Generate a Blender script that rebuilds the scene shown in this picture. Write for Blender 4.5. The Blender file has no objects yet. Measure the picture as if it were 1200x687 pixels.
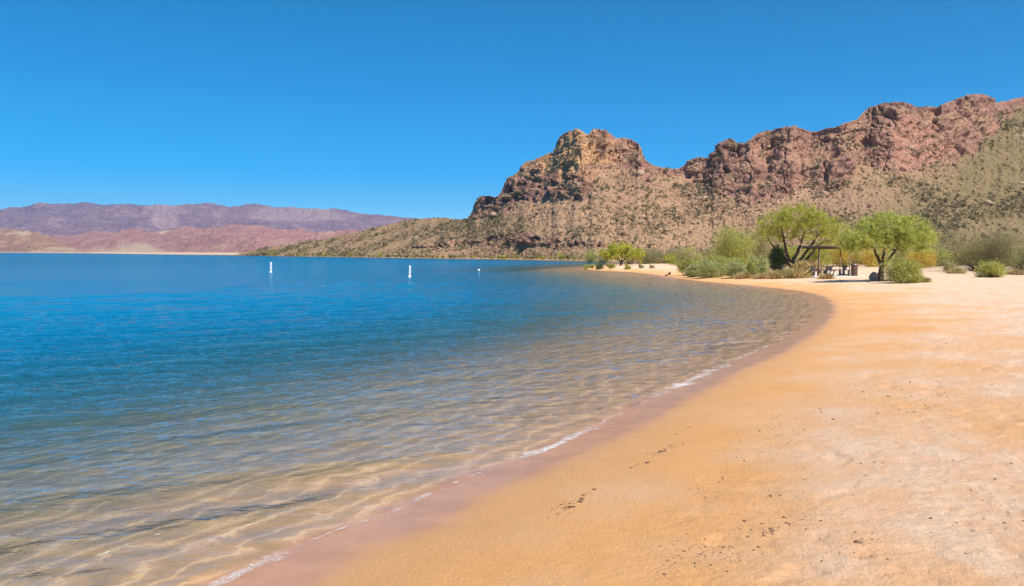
import bpy, math, random
import numpy as np
import time
T0 = time.time()

# ------------------------------------------------------------------ basics
rng = np.random.default_rng(7)
random.seed(7)
scene = bpy.context.scene
COL = scene.collection
PW, PH, F = 1200.0, 687.0, 942.0       # reference frame and focal length in its pixels
H = 2.6                                # eye height above the lake
HOR = 294.0
PITCH = math.atan((PH / 2 - HOR) / F)  # looking slightly down
cp, sp = math.cos(PITCH), math.sin(PITCH)


def ray(px, py):
    """world direction for a pixel of the reference frame (numpy friendly), y component is 1"""
    u = (np.asarray(px, float) - PW / 2) / F
    v = (PH / 2 - np.asarray(py, float)) / F
    dy = cp + v * sp
    dz = -sp + v * cp
    return u / dy, dz / dy             # x and z per metre of depth


def gp(px, py, z=0.0):
    rx, rz = ray(px, py)
    Y = (z - H) / rz
    return rx * Y, Y


def at(px, py, Y):
    rx, rz = ray(px, py)
    return (float(rx * Y), float(Y), float(H + rz * Y))


# ------------------------------------------------------------------ noise
_perm = rng.permutation(256).astype(np.int64)
_perm = np.concatenate([_perm, _perm, _perm])
_grad = rng.normal(size=(256, 3))
_grad /= np.linalg.norm(_grad, axis=1)[:, None]


def perlin(P):
    P = np.asarray(P, float)
    I = np.floor(P).astype(np.int64)
    Fr = P - I
    I &= 255
    W = Fr * Fr * Fr * (Fr * (Fr * 6 - 15) + 10)
    out = np.zeros(len(P))
    for dx in (0, 1):
        wx = W[:, 0] if dx else 1 - W[:, 0]
        for dy in (0, 1):
            wy = W[:, 1] if dy else 1 - W[:, 1]
            for dz in (0, 1):
                wz = W[:, 2] if dz else 1 - W[:, 2]
                h = _perm[_perm[_perm[(I[:, 0] + dx) & 255] + ((I[:, 1] + dy) & 255)] + ((I[:, 2] + dz) & 255)]
                g = _grad[h]
                d = g[:, 0] * (Fr[:, 0] - dx) + g[:, 1] * (Fr[:, 1] - dy) + g[:, 2] * (Fr[:, 2] - dz)
                out += wx * wy * wz * d
    return out * 1.6


def fbm(P, octaves=4, gain=0.5, lac=2.03):
    P = np.asarray(P, float)
    a, s, n = 1.0, np.zeros(len(P)), 0.0
    for k in range(octaves):
        s += a * perlin(P + k * 17.3)
        n += a
        a *= gain
        P = P * lac
    return s / n


def ridged(P, octaves=4, gain=0.5, lac=2.1):
    P = np.asarray(P, float)
    a, s, n = 1.0, np.zeros(len(P)), 0.0
    for k in range(octaves):
        s += a * (1 - np.abs(perlin(P + k * 11.7)) * 2)
        n += a
        a *= gain
        P = P * lac
    return s / n


def worley(P):
    """F1 and F2-F1 and a random value per cell"""
    I = np.floor(P).astype(np.int64)
    f1 = np.full(len(P), 9.0)
    f2 = np.full(len(P), 9.0)
    cid = np.zeros(len(P)); fac = np.zeros(len(P))
    for dx in (-1, 0, 1):
        for dy in (-1, 0, 1):
            for dz in (-1, 0, 1):
                C = I + np.array([dx, dy, dz])
                h = _perm[_perm[_perm[C[:, 0] & 255] + (C[:, 1] & 255)] + (C[:, 2] & 255)]
                pt = C + 0.5 + 0.42 * _grad[h]
                d = np.sqrt(((P - pt) ** 2).sum(1))
                nearer = d < f1
                f2 = np.where(nearer, f1, np.minimum(f2, d))
                cid = np.where(nearer, h / 255.0, cid)
                fac = np.where(nearer, ((P - pt) * _grad[(h + 91) & 255]).sum(1), fac)
                f1 = np.where(nearer, d, f1)
    return fac, f2 - f1, cid


def sstep(a, b, x):
    t = np.clip((x - a) / (b - a), 0, 1)
    return t * t * (3 - 2 * t)


# ------------------------------------------------------------------ object helpers
def tag(o, label=None, cat=None, group=None, kind=None):
    if label: o['label'] = label
    if cat: o['category'] = cat
    if group: o['group'] = group
    if kind: o['kind'] = kind
    return o


def empty(name, loc):
    o = bpy.data.objects.new(name, None)
    o.location = loc
    COL.objects.link(o)
    return o


def np_mesh(name, V, faces, mat, parent=None, smooth=False, attrs=None):
    """V (n,3); faces either (m,k) int array or a list of such arrays"""
    V = np.ascontiguousarray(V, dtype=np.float32)
    if not isinstance(faces, (list, tuple)):
        faces = [faces]
    faces = [np.asarray(f, dtype=np.int32) for f in faces if len(f)]
    me = bpy.data.meshes.new(name)
    me.vertices.add(len(V))
    me.vertices.foreach_set('co', V.ravel())
    loops = np.concatenate([f.ravel() for f in faces])
    sizes = np.concatenate([np.full(len(f), f.shape[1], np.int32) for f in faces])
    starts = np.concatenate([[0], np.cumsum(sizes)[:-1]]).astype(np.int32)
    me.loops.add(len(loops))
    me.loops.foreach_set('vertex_index', loops)
    me.polygons.add(len(sizes))
    me.polygons.foreach_set('loop_start', starts)
    me.polygons.foreach_set('loop_total', sizes)
    if smooth:
        me.polygons.foreach_set('use_smooth', np.ones(len(sizes), dtype=bool))
    for k, a in (attrs or {}).items():
        at_ = me.attributes.new(k, 'FLOAT', 'POINT')
        at_.data.foreach_set('value', np.ascontiguousarray(a, dtype=np.float32))
    me.update(calc_edges=True)
    me.validate()
    me.materials.append(mat)
    o = bpy.data.objects.new(name, me)
    COL.objects.link(o)
    if parent: o.parent = parent
    return o


def grid_faces(nr, nc, wrap=False):
    r = np.arange(nr - 1)[:, None]
    c = np.arange(nc if wrap else nc - 1)[None, :]
    c2 = (c + 1) % nc
    return np.stack([r * nc + c, r * nc + c2, (r + 1) * nc + c2, (r + 1) * nc + c], -1).reshape(-1, 4)


class MB:
    """collects boxes and tubes for one mesh"""
    def __init__(s): s.V, s.F, s.n = [], [], 0

    def add(s, V, F_):
        s.V.append(np.asarray(V, float)); s.F.append(np.asarray(F_) + s.n); s.n += len(V)
        return s

    def box(s, c, size, rz=0.0, bev=0.0):
        x, y, z = [k / 2 for k in size]
        b = min(bev, x * .9, y * .9, z * .9)
        if b <= 0:
            V = np.array([[i, j, k] for i in (-x, x) for j in (-y, y) for k in (-z, z)])
            Fc = [[0, 1, 3, 2], [4, 6, 7, 5], [0, 4, 5, 1], [2, 3, 7, 6], [0, 2, 6, 4], [1, 5, 7, 3]]
        else:  # octagonal-plan box: chamfered vertical edges and a chamfered top
            ring = [(-x + b, -y), (x - b, -y), (x, -y + b), (x, y - b), (x - b, y), (-x + b, y), (-x, y - b), (-x, -y + b)]
            sx, sy = (x - b) / x, (y - b) / y
            V, lv = [], [(-z, 1), (z - b, 1), (z, 0)]
            for zz, full in lv:
                for (a, q) in ring:
                    V.append([a * (1 if full else sx), q * (1 if full else sy), zz])
            Fc = [[l * 8 + i, l * 8 + (i + 1) % 8, l * 8 + 8 + (i + 1) % 8, l * 8 + 8 + i] for l in (0, 1) for i in range(8)]
            for base in (0, 16):
                q = [base + i for i in range(8)]
                for i in (0, 2, 4):
                    Fc.append([q[0], q[i + 1], q[i + 2], q[(i + 3) % 8]] if i else [q[0], q[1], q[2], q[3]])
            Fc = [f for f in Fc if len(set(f)) == 4]
            V = np.array(V)
        cr, sr = math.cos(rz), math.sin(rz)
        V = np.stack([V[:, 0] * cr - V[:, 1] * sr, V[:, 0] * sr + V[:, 1] * cr, V[:, 2]], 1) + np.array(c)
        return s.add(V, Fc)

    def tube(s, pts, radii, sides=6):
        pts = np.asarray(pts, float)
        n = len(pts)
        T = np.gradient(pts, axis=0)
        T /= np.linalg.norm(T, axis=1)[:, None] + 1e-9
        up = np.array([0.31, 0.17, 0.93])
        A = np.cross(T, up); A /= np.linalg.norm(A, axis=1)[:, None] + 1e-9
        B = np.cross(T, A)
        th = np.arange(sides) / sides * 2 * math.pi
        R = np.asarray(radii, float)[:, None, None]
        V = pts[:, None] + R * (np.cos(th)[None, :, None] * A[:, None] + np.sin(th)[None, :, None] * B[:, None])
        V = V.reshape(-1, 3)
        Fc = grid_faces(n, sides, True).tolist()
        V = np.vstack([V, pts[0], pts[-1]])
        for i in range(sides):
            j = (i + 1) % sides
            Fc.append([n * sides, j, i, i] if False else [n * sides, j, i, n * sides])
        Fq = [f for f in Fc if len(set(f)) == 4]
        s.add(V, Fq)
        tri = [[n * sides, (i + 1) % sides, i] for i in range(sides)] + \
              [[n * sides + 1, (n - 1) * sides + i, (n - 1) * sides + (i + 1) % sides] for i in range(sides)]
        s.F.append(np.array(tri) + (s.n - len(V)))
        return s

    def lathe(s, prof, c=(0, 0, 0), sides=20):
        th = np.arange(sides) / sides * 2 * math.pi
        V = np.array([[r * math.cos(t), r * math.sin(t), z] for r, z in prof for t in th]) + np.array(c)
        return s.add(V, grid_faces(len(prof), sides, True))

    def build(s, name, mat, parent=None, smooth=False):
        V = np.vstack(s.V)
        fs = {}
        for f in s.F:
            fs.setdefault(f.shape[1], []).append(f)
        return np_mesh(name, V, [np.vstack(v) for v in fs.values()], mat, parent, smooth)


# ------------------------------------------------------------------ material helpers
class NT:
    def __init__(s, name):
        s.m = bpy.data.materials.new(name)
        s.m.use_nodes = True
        s.t = s.m.node_tree
        s.t.nodes.clear()
        s.out = s.t.nodes.new('ShaderNodeOutputMaterial')

    def n(s, typ, ins=None, **kw):
        nd = s.t.nodes.new('ShaderNode' + typ)
        for k, v in kw.items():
            setattr(nd, k, v)
        for k, v in (ins or {}).items():
            sock = nd.inputs[k]
            if isinstance(v, bpy.types.NodeSocket):
                s.t.links.new(v, sock)
            else:
                sock.default_value = v
        return nd

    def pos(s): return s.n('NewGeometry').outputs['Position']

    def mapping(s, v, scale=(1, 1, 1), rot=(0, 0, 0)):
        return s.n('Mapping', {'Vector': v, 'Scale': scale, 'Rotation': rot}).outputs[0]

    def noise(s, v, scale, detail=4, rough=.55, dist=0.0, out=0):
        return s.n('TexNoise', {'Vector': v, 'Scale': scale, 'Detail': detail, 'Roughness': rough, 'Distortion': dist}).outputs[out]

    def voro(s, v, scale, feature='F1', out=0, rnd=1.0):
        return s.n('TexVoronoi', {'Vector': v, 'Scale': scale, 'Randomness': rnd}, feature=feature).outputs[out]

    def math(s, op, a, b=0.0, c=0.0, clamp=False):
        nd = s.n('Math', {0: a, 1: b, 2: c}, operation=op)
        nd.use_clamp = clamp
        return nd.outputs[0]

    def ramp(s, v, lo, hi):
        return s.n('MapRange', {'Value': v, 'From Min': lo, 'From Max': hi}, interpolation_type='SMOOTHSTEP').outputs[0]

    def mix(s, f, a, b, blend='MIX'):
        nd = s.n('Mix', data_type='RGBA', blend_type=blend)
        for sock, v in ((nd.inputs[0], f), (nd.inputs[6], a), (nd.inputs[7], b)):
            if isinstance(v, bpy.types.NodeSocket):
                s.t.links.new(v, sock)
            elif isinstance(v, (int, float)):
                sock.default_value = v
            else:
                sock.default_value = (*v, 1)
        return nd.outputs[2]

    def attr(s, name): return s.n('Attribute', attribute_name=name).outputs['Fac']

    def bump(s, h, dist, strength=1.0, normal=None):
        ins = {'Height': h, 'Distance': dist, 'Strength': strength}
        if normal: ins['Normal'] = normal
        return s.n('Bump', ins).outputs[0]

    def pbsdf(s, col, rough=.8, normal=None, spec=.3, **kw):
        c = col if isinstance(col, bpy.types.NodeSocket) else (*col, 1)
        ins = {'Base Color': c, 'Roughness': rough, 'Specular IOR Level': spec}
        if normal: ins['Normal'] = normal
        ins.update(kw)
        return s.n('BsdfPrincipled', ins).outputs[0]

    def done(s, sh):
        s.t.links.new(sh, s.out.inputs['Surface'])
        return s.m


def simple_mat(name, c1, c2, scale=6, rough=.8, bump=.01, spec=.3, metallic=0.0):
    t = NT(name)
    co = t.n('TexCoord').outputs['Object']
    nz = t.noise(co, scale, 5, .6)
    nf = t.noise(co, scale * 7, 3, .6)
    col = t.mix(t.ramp(nz, .35, .65), c1, c2)
    col = t.mix(t.ramp(nf, .45, .75), col, tuple(k * .7 for k in c1))
    return t.done(t.pbsdf(col, rough, t.bump(nf, bump), spec, Metallic=metallic))


def leaf_mat(name, c1, c2, c3, transl=.22):
    """colour varies from leaf spray to leaf spray"""
    t = NT(name)
    r = t.n('NewGeometry').outputs['Random Per Island']
    co = t.pos()
    big = t.noise(co, 1.3, 2, .5)
    col = t.mix(r, tuple(k_ * .75 for k_ in c1), c2)
    col = t.mix(t.ramp(big, .42, .68), col, c3)
    d = t.pbsdf(col, .6, spec=.25)
    tr = t.n('BsdfTranslucent', {'Color': col}).outputs[0]
    return t.done(t.n('MixShader', {0: transl, 1: d, 2: tr}).outputs[0])


# ------------------------------------------------------------------ the shoreline
near_px = [(150, 742), (213, 706), (275, 673), (314, 655), (357, 634), (441, 604), (501, 577), (560, 553), (617, 533),
           (667, 512), (725, 484), (783, 456), (823, 438), (870, 418), (905, 402), (933, 386), (950, 371), (956, 362),
           (953, 352), (943, 347), (927, 343), (889, 338), (852, 334.5), (815, 331), (796, 328.5), (775, 325.5), (757, 322.5),
           (738, 320), (715, 318.6), (696, 317.8), (683, 316.6), (680, 314.8), (690, 312.6), (712, 311.2), (738, 310.4), (752, 309.4),
           (748, 307.8), (728, 306.3), (700, 305.6), (670, 305.2), (640, 304.6), (600, 303.8), (560, 303.2), (500, 302.6),
           (450, 301.8), (400, 301), (350, 300.3), (310, 299.8), (284, 299.4), (272, 299.0), (250, 298.7), (190, 298.2),
           (150, 297.6), (100, 296.9), (60, 296.5), (0, 296.1), (-80, 296.0), (-300, 296.0)]
near = [gp(*p) for p in near_px]
pre = [(-3600, -700), (-300, -220), (-50, -90), (-14, -22), (-7.5, -8), (-4.8, -2), (-3.6, 2)]
ctrl = np.array(pre[2:] + near)


def catmull(P, k=5):
    out = []
    for i in range(len(P) - 1):
        p0, p1, p2, p3 = P[max(i - 1, 0)], P[i], P[i + 1], P[min(i + 2, len(P) - 1)]
        # centripetal-safe: chord limited tangents
        d = np.linalg.norm(p2 - p1)
        m1 = (p2 - p0) / (np.linalg.norm(p2 - p0) + 1e-9) * d
        m2 = (p3 - p1) / (np.linalg.norm(p3 - p1) + 1e-9) * d
        for j in range(k):
            t = j / k
            out.append((2 * t**3 - 3 * t**2 + 1) * p1 + (t**3 - 2 * t**2 + t) * m1 + (-2 * t**3 + 3 * t**2) * p2 + (t**3 - t**2) * m2)
    out.append(P[-1])
    return np.array(out)


curve = catmull(ctrl, 4)
lake = np.vstack([np.array(pre[:2]), curve, [[-4200, 900]]])


def shore_dist(x, y):
    """signed distance to the waterline, positive on land"""
    x = np.asarray(x, float).ravel(); y = np.asarray(y, float).ravel()
    out = np.empty(len(x))
    A = lake; B = np.roll(lake, -1, axis=0)
    for i in range(0, len(x), 20000):
        px, py = x[i:i + 20000], y[i:i + 20000]
        best = np.full(len(px), 1e18)
        ins = np.zeros(len(px), bool)
        for a, b in zip(A, B):
            dx, dy = b[0] - a[0], b[1] - a[1]
            L = dx * dx + dy * dy
            t = np.clip(((px - a[0]) * dx + (py - a[1]) * dy) / L, 0, 1)
            d = (px - a[0] - t * dx) ** 2 + (py - a[1] - t * dy) ** 2
            np.minimum(best, d, out=best)
            if a[1] != b[1]:
                c = ((a[1] > py) != (b[1] > py)) & (px < dx * (py - a[1]) / dy + a[0])
                ins ^= c
        out[i:i + 20000] = np.sqrt(best) * np.where(ins, -1, 1)
    return out


def fan_dist(X, Y):
    """shore_dist on a fan grid: exact on every 2nd row and 3rd column, interpolated between"""
    nr, nc = X.shape
    ri = np.unique(np.append(np.arange(0, nr, 2), nr - 1)); ci = np.unique(np.append(np.arange(0, nc, 3), nc - 1))
    S = shore_dist(X[np.ix_(ri, ci)], Y[np.ix_(ri, ci)]).reshape(len(ri), len(ci))
    R = np.hypot(X, Y)[:, 0]
    A = np.stack([np.interp(np.arange(nc), ci, row) for row in S])
    k = np.clip(np.searchsorted(R[ri], R, side='right') - 1, 0, len(ri) - 2)
    w = ((R - R[ri][k]) / (R[ri][k + 1] - R[ri][k]))[:, None]
    return (A[k] * (1 - w) + A[k + 1] * w).ravel()


def ground_h(x, y, s=None, detail=True):
    x = np.asarray(x, float).ravel(); y = np.asarray(y, float).ravel()
    if s is None: s = shore_dist(x, y)
    P = np.stack([x, y, np.zeros_like(x)], 1)
    sw = s + 0.10 * fbm(P * .55, 2) * sstep(60, 8, np.hypot(x, y))
    land = 0.075 * np.clip(sw, 0, 4) + 0.03 * np.clip(sw - 4, 0, 9) + 0.004 * np.clip(sw - 13, 0, 60)
    q = -np.clip(sw, None, 0)
    kb = .066 - .032 * sstep(9, 22, np.hypot(x, y))
    bed = -(kb * np.clip(q, 0, 6) + .11 * np.clip(q - 6, 0, 60))
    h = land + bed
    if detail:
        dry = sstep(1.2, 4.5, sw) * sstep(90, 25, np.hypot(x, y))
        h += dry * (0.036 * fbm(P * .9 + 3, 3) - 0.045 * sstep(.12, .55, perlin(P * 2.6 + 5)) * (.4 + perlin(P * .7 + 8)) + 0.030 * np.abs(fbm(P * 4.5 + 9, 3)))
        h += sstep(6, 20, sw) * 0.10 * fbm(P * .11 + 5, 3)
        rip = sstep(0.0, .8, q) * sstep(7, 3, q)
        h += rip * 0.012 * np.sin(q * 9 + 3.5 * fbm(P * .6, 3)) * (0.5 + fbm(P * .35 + 40, 2))
    return h, sw


def place(px, py):
    """point on the ground seen at a pixel of the reference frame"""
    z = .5
    for _ in range(12):
        x, y = gp(px, py, z)
        z = .5 * z + .5 * float(ground_h([x], [y], detail=False)[0][0])
    x, y = gp(px, py, z)
    return float(x), float(y), float(ground_h([x], [y])[0][0])


# ------------------------------------------------------------------ ground sheet
def fan(az_fine, az_step, rows):
    """a full disc around the viewpoint, dense where the view needs it"""
    a = np.radians(np.concatenate([np.arange(-az_fine, az_fine, az_step), np.linspace(az_fine, 360 - az_fine, 40)[:-1]]))
    R, A = np.meshgrid(rows, a, indexing='ij')
    return R * np.sin(A), R * np.cos(A), len(rows), len(a)


pys = np.concatenate([np.arange(900, 700, -8), np.arange(700, 330, -1.15), np.arange(330, 297, -.55)])
rows = H / ((pys - HOR) / F) * .9
rows = np.concatenate([[.05, .7, 1.6], rows[rows > 2], np.geomspace(rows.max() * 1.05, 5600, 26)])
X, Y, nr, nc = fan(38, .12, rows)
gs = fan_dist(X, Y)
gh, gsw = ground_h(X, Y, gs)
far = np.hypot(X, Y).ravel()

t = NT('sand_and_lake_bed')
P = t.pos()
s = t.attr('shore')
n_big = t.noise(P, .35, 4, .6)
n_mid = t.noise(P, 1.7, 5, .65)
n_fin = t.noise(P, 26, 4, .75)
n_gr = t.noise(P, 120, 2, .8)
gold = (.91, .45, .17)
gold2 = (.84, .41, .15)
pale = (.88, .54, .335)
pale2 = (.92, .65, .455)
c = t.mix(t.ramp(n_mid, .38, .66), gold, gold2)
cp_ = t.mix(t.ramp(n_mid, .40, .62), pale, pale2)
land_f = t.math('ADD', t.math('MULTIPLY', s, .16), t.math('MULTIPLY', t.math('SUBTRACT', n_big, .5), 2.6))
c = t.mix(t.ramp(land_f, .10, 1.2), c, cp_)
c = t.mix(t.math('MULTIPLY', t.ramp(n_fin, .52, .74), .40), c, (.50, .30, .15))
c = t.mix(t.math('MULTIPLY', t.ramp(n_gr, .50, .68), .62), c, (.42, .24, .13))
n_m8 = t.noise(P, 7, 5, .75)
c = t.mix(t.math('MULTIPLY', t.math('MULTIPLY', t.ramp(n_m8, .54, .72), t.ramp(s, 2, 7)), .5), c, (.55, .34, .20))
c = t.mix(t.math('MULTIPLY', t.ramp(n_gr, .46, .22), .35), c, (.95, .74, .50))
# swash line and wet band
edge = t.math('ADD', s, t.math('MULTIPLY', t.math('SUBTRACT', t.noise(P, .8, 3, .5), .5), .55))
wet = t.ramp(edge, 1.12, .55)
wetc = t.mix(t.ramp(n_mid, .35, .7), (.52, .26, .13), (.43, .21, .105))
damp = t.ramp(edge, 2.4, .6)
c = t.mix(t.math('MULTIPLY', damp, .6), c, (.66, .36, .165))
c = t.mix(wet, c, wetc)
# lake bed below the waterline
ub = t.ramp(s, .10, -.25)
bedc = t.mix(t.ramp(t.noise(t.mapping(P, (1, 2.2, 1), (0, 0, .75)), 1.4, 4, .6), .35, .68), (.64, .38, .205), (.40, .25, .14))
caus_ = t.math('SINE', t.math('ADD', t.math('MULTIPLY', s, 15), t.math('MULTIPLY', t.noise(P, 1.2, 5, .62), 19)))  # wavy ripple-like net, painted into the bed colour in place of caustics
bedc = t.mix(t.math('MULTIPLY', t.ramp(caus_, .60, 1.0), .5), bedc, (.92, .62, .34))  # painted bright caustic lines
bedc = t.mix(t.math('MULTIPLY', t.ramp(caus_, -.3, -.95), .45), bedc, (.33, .23, .10))
bedc = t.mix(t.math('MULTIPLY', t.ramp(n_fin, .5, .75), .5), bedc, (.25, .17, .08))
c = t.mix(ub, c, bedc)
# land further away: paler desert soil with gravel
soil = t.mix(t.ramp(t.noise(P, .25, 5, .7), .4, .6), (.66, .47, .32), (.52, .37, .24))
c = t.mix(t.ramp(s, 14, 40), c, soil)
fard = t.ramp(t.n('VectorMath', {0: P}, operation='LENGTH').outputs['Value'], 150, 320)
c = t.mix(t.math('MULTIPLY', fard, .75), c, (.50, .36, .25))
rough = t.n('MapRange', {'Value': wet, 'To Min': .9, 'To Max': .18}).outputs[0]
hb = t.math('ADD', t.math('MULTIPLY', n_fin, .6), t.math('MULTIPLY', n_gr, .4))
hb = t.math('MULTIPLY', hb, t.n('MapRange', {'Value': wet, 'To Min': 1, 'To Max': .1}).outputs[0])
nrm = t.bump(hb, .045, 1.0)
clods = t.voro(P, 9, 'SMOOTH_F1')
dryf = t.ramp(s, 2.0, 6.0)
nrm = t.bump(t.math('MULTIPLY', t.math('MULTIPLY', clods, dryf), t.ramp(n_mid, .4, .62)), .03, .8, nrm)
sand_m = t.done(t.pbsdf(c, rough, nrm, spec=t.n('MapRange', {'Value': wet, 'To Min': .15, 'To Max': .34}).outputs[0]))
V = np.stack([X.ravel(), Y.ravel(), gh], 1)
# keep the sheet under the hill meshes
ground = np_mesh('ground', V, grid_faces(nr, nc, True), sand_m, smooth=True, attrs={'shore': gsw})
print('T ground', time.time() - T0)
tag(ground, 'golden beach sand running into the lake bed and the desert soil behind', kind='structure')

# ------------------------------------------------------------------ water
pysw = np.concatenate([np.arange(900, 700, -8), np.arange(700, 400, -.75), np.arange(400, 300, -.6), np.arange(300, 296, -.4)])
rows = H / ((pysw - HOR) / F)
rows = np.concatenate([[.05, .8, 1.8], rows[rows > 2.2], np.geomspace(rows.max() * 1.08, 5000, 14)])
X, Y, nr, nc = fan(38, .075, rows)
x, y = X.ravel(), Y.ravel()
ws = fan_dist(X, Y)
Fw = grid_faces(nr, nc, True)
Fw = Fw[(ws < 1.2)[Fw].any(1)]
used = np.unique(Fw)
remap = np.full(len(x), -1); remap[used] = np.arange(len(used))
Fw = remap[Fw]
gridstep = np.gradient(rows)[:, None] * np.ones((1, nc))
gridstep = gridstep.ravel()[used]
x, y, ws = x[used], y[used], ws[used]
bh, wsw = ground_h(x, y, ws)
Pw = np.stack([x, y, np.zeros_like(x)], 1)
z = np.zeros_like(x)
# wind wavelets: many crossing trains that run towards the beach
ang0 = math.radians(-62)             # travel direction
wr = np.random.default_rng(3)
mods = [1 + .6 * perlin(Pw * .28 + 9), 1 + .6 * perlin(Pw * .22 + 31), 1 + .6 * perlin(Pw * .13 + 57), 1 + .7 * perlin(Pw * .09 + 83)]
for k in range(42):
    lam = float(np.exp(wr.uniform(math.log(.22), math.log(2.6))))
    th = ang0 + wr.normal(0, .18 if lam > .7 else .38)
    kx, ky = math.cos(th) * 2 * math.pi / lam, math.sin(th) * 2 * math.pi / lam
    slope = .034 if lam < .6 else (.034 if lam < 1.5 else .016)
    amp = slope * lam / (2 * math.pi)
    fade = sstep(1.0, .35, gridstep / lam)
    z += fade * amp * np.sin(kx * x + ky * y + wr.uniform(0, 6.28)) * mods[(k % 2) if lam < .8 else 2 + k % 2]
# low shore-parallel swells that steepen near the edge
q = -wsw
warp = fbm(Pw * .30 + 7, 3)
warp2 = fbm(Pw * 1.3 + 2, 2)
ph = 2 * math.pi * (q / (.62 + .055 * np.clip(q, 0, 14)) ) + 4.5 * warp + .7 * warp2
crest = np.exp(1.0 * (np.sin(ph) - 1))
swell = .017 * crest * sstep(.05, .5, q) * sstep(13, 2.5, q) * (.55 + 1.1 * fbm(Pw * .22 + 31, 2)) * sstep(.9, .3, gridstep)
edgef = .25 + .75 * sstep(.0, 1.6, q)
lipn = fbm(Pw * .7 + 61, 2)
lip = .026 * np.exp(-((q - .26 - .22 * lipn) / .085) ** 2) * sstep(-.12, .25, fbm(Pw * .45 + 71, 2)) * sstep(.3, .1, gridstep)
z = z * edgef + swell + lip
depth = np.clip(z - bh, 0, None)
Vw = np.stack([x, y, z], 1)

t = NT('lake_water')
P = t.pos()
d = t.attr('depth')
def expo(k): return t.math('POWER', 2.71828, t.math('MULTIPLY', d, -k))
tint = t.n('CombineColor', {'Red': expo(.75), 'Green': expo(.42), 'Blue': expo(.32)}).outputs[0]
body = t.math('SUBTRACT', 1.0, expo(.66))
deepc = t.mix(t.ramp(d, .25, 1.6), (.03, .21, .26), (.0, .205, .40))
m1 = t.mapping(P, (1, 1.9, 1), (0, 0, .45))
b1 = t.noise(m1, 5.5, 3, .6, .4)
b2 = t.noise(t.mapping(P, (1, 2.2, 1), (0, 0, -.3)), 1.5, 3, .6, .3)
b3 = t.noise(t.mapping(P, (1, 2.6, 1), (0, 0, .15)), .42, 3, .6)
dist = t.n('VectorMath', {0: P}, operation='LENGTH').outputs['Value']
f2 = t.ramp(dist, 6, 24)
f3 = t.ramp(dist, 25, 90)
n1 = t.bump(b1, t.n('MapRange', {'Value': d, 'From Min': 0, 'From Max': .25, 'To Min': .010, 'To Max': .048}).outputs[0], 1.0)
n2 = t.bump(t.math('MULTIPLY', b2, f2), .28, 1.0, n1)
n3 = t.bump(t.math('MULTIPLY', b3, f3), .75, 1.0, n2)
b4 = t.noise(t.mapping(P, (1, 3.2, 1), (0, 0, .1)), .11, 4, .65)
n3 = t.bump(t.math('MULTIPLY', b4, t.ramp(dist, 60, 220)), 3.0, 1.0, n3)
tr = t.n('BsdfTransparent', {'Color': tint}).outputs[0]
df = t.n('BsdfDiffuse', {'Color': deepc, 'Normal': n3}).outputs[0]
under = t.n('MixShader', {0: body, 1: tr, 2: df}).outputs[0]
gl = t.n('BsdfGlossy', {'Color': (.95, .97, 1, 1), 'Roughness': .05, 'Normal': n3}).outputs[0]
fr = t.n('Fresnel', {'IOR': 1.33, 'Normal': n3}).outputs[0]
water_m = t.done(t.n('MixShader', {0: fr, 1: under, 2: gl}).outputs[0])
water = np_mesh('water', Vw, Fw, water_m, smooth=True, attrs={'depth': depth})
print('T water', time.time() - T0)
tag(water, 'clear blue lake with small wavelets, tan shallows near the beach', kind='structure')

# ------------------------------------------------------------------ hills
def interp(px, pts):
    pts = np.array(pts, float)
    return np.interp(px, pts[:, 0], pts[:, 1])


def grid_normals(V, nr, nc):
    G = V.reshape(nr, nc, 3)
    du = np.gradient(G, axis=1); dv = np.gradient(G, axis=0)
    N = np.cross(du, dv)
    N /= np.linalg.norm(N, axis=2)[..., None] + 1e-9
    N *= np.where(N[..., 1:2] > 0, -1, 1)
    return N.reshape(-1, 3)


crest_pts = [(262, 301), (276, 299), (285, 296), (300, 292.5), (320, 289), (340, 286), (360, 283), (380, 280), (400, 276), (420, 272), (440, 267),
             (460, 262), (475, 258.5), (490, 257), (505, 255.5), (520, 255.5), (535, 257), (548, 257), (552, 249), (555, 239), (559, 232),
             (565, 229), (572, 229), (578, 231), (583, 230), (586, 226), (590, 216), (594, 209), (600, 206), (606, 202), (611, 194),
             (616, 189), (624, 188), (632, 184), (640, 181), (648, 179), (651, 170), (655, 161), (661, 156), (668, 153), (676, 151),
             (684, 155), (690, 158), (694, 153), (701, 151), (710, 153), (716, 157), (722, 162), (732, 161), (742, 163), (749, 168),
             (753, 178), (757, 188), (763, 192), (775, 195), (790, 197), (799, 195), (805, 189), (812, 185), (820, 183), (828, 185),
             (834, 183), (837, 172), (843, 167), (850, 164), (858, 164), (866, 168), (873, 168), (880, 162), (890, 156), (905, 152),
             (918, 149), (930, 147), (940, 150), (950, 154), (958, 154), (968, 150), (978, 149), (990, 144), (1005, 140), (1012, 131),
             (1018, 126), (1030, 122), (1045, 120), (1058, 119), (1066, 122), (1075, 125), (1086, 125), (1100, 124), (1112, 120),
             (1124, 115), (1134, 111), (1144, 110), (1154, 111), (1160, 117), (1168, 121), (1180, 118), (1200, 113), (1230, 108),
             (1270, 118), (1330, 112), (1400, 130), (1500, 150), (1650, 190)]
cliff_pts = [(262, 270), (520, 250), (548, 255), (555, 255), (575, 252), (590, 249), (610, 241), (640, 232), (660, 230), (680, 236), (690, 226),
             (700, 204), (720, 194), (745, 205), (757, 212), (770, 202), (800, 206), (820, 216), (840, 226), (870, 236), (900, 238),
             (915, 231), (940, 216), (958, 214), (970, 229), (990, 216), (1010, 192), (1030, 200), (1060, 206), (1090, 192), (1110, 187),
             (1140, 180), (1160, 160), (1180, 140), (1200, 128), (1650, 200)]
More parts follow.
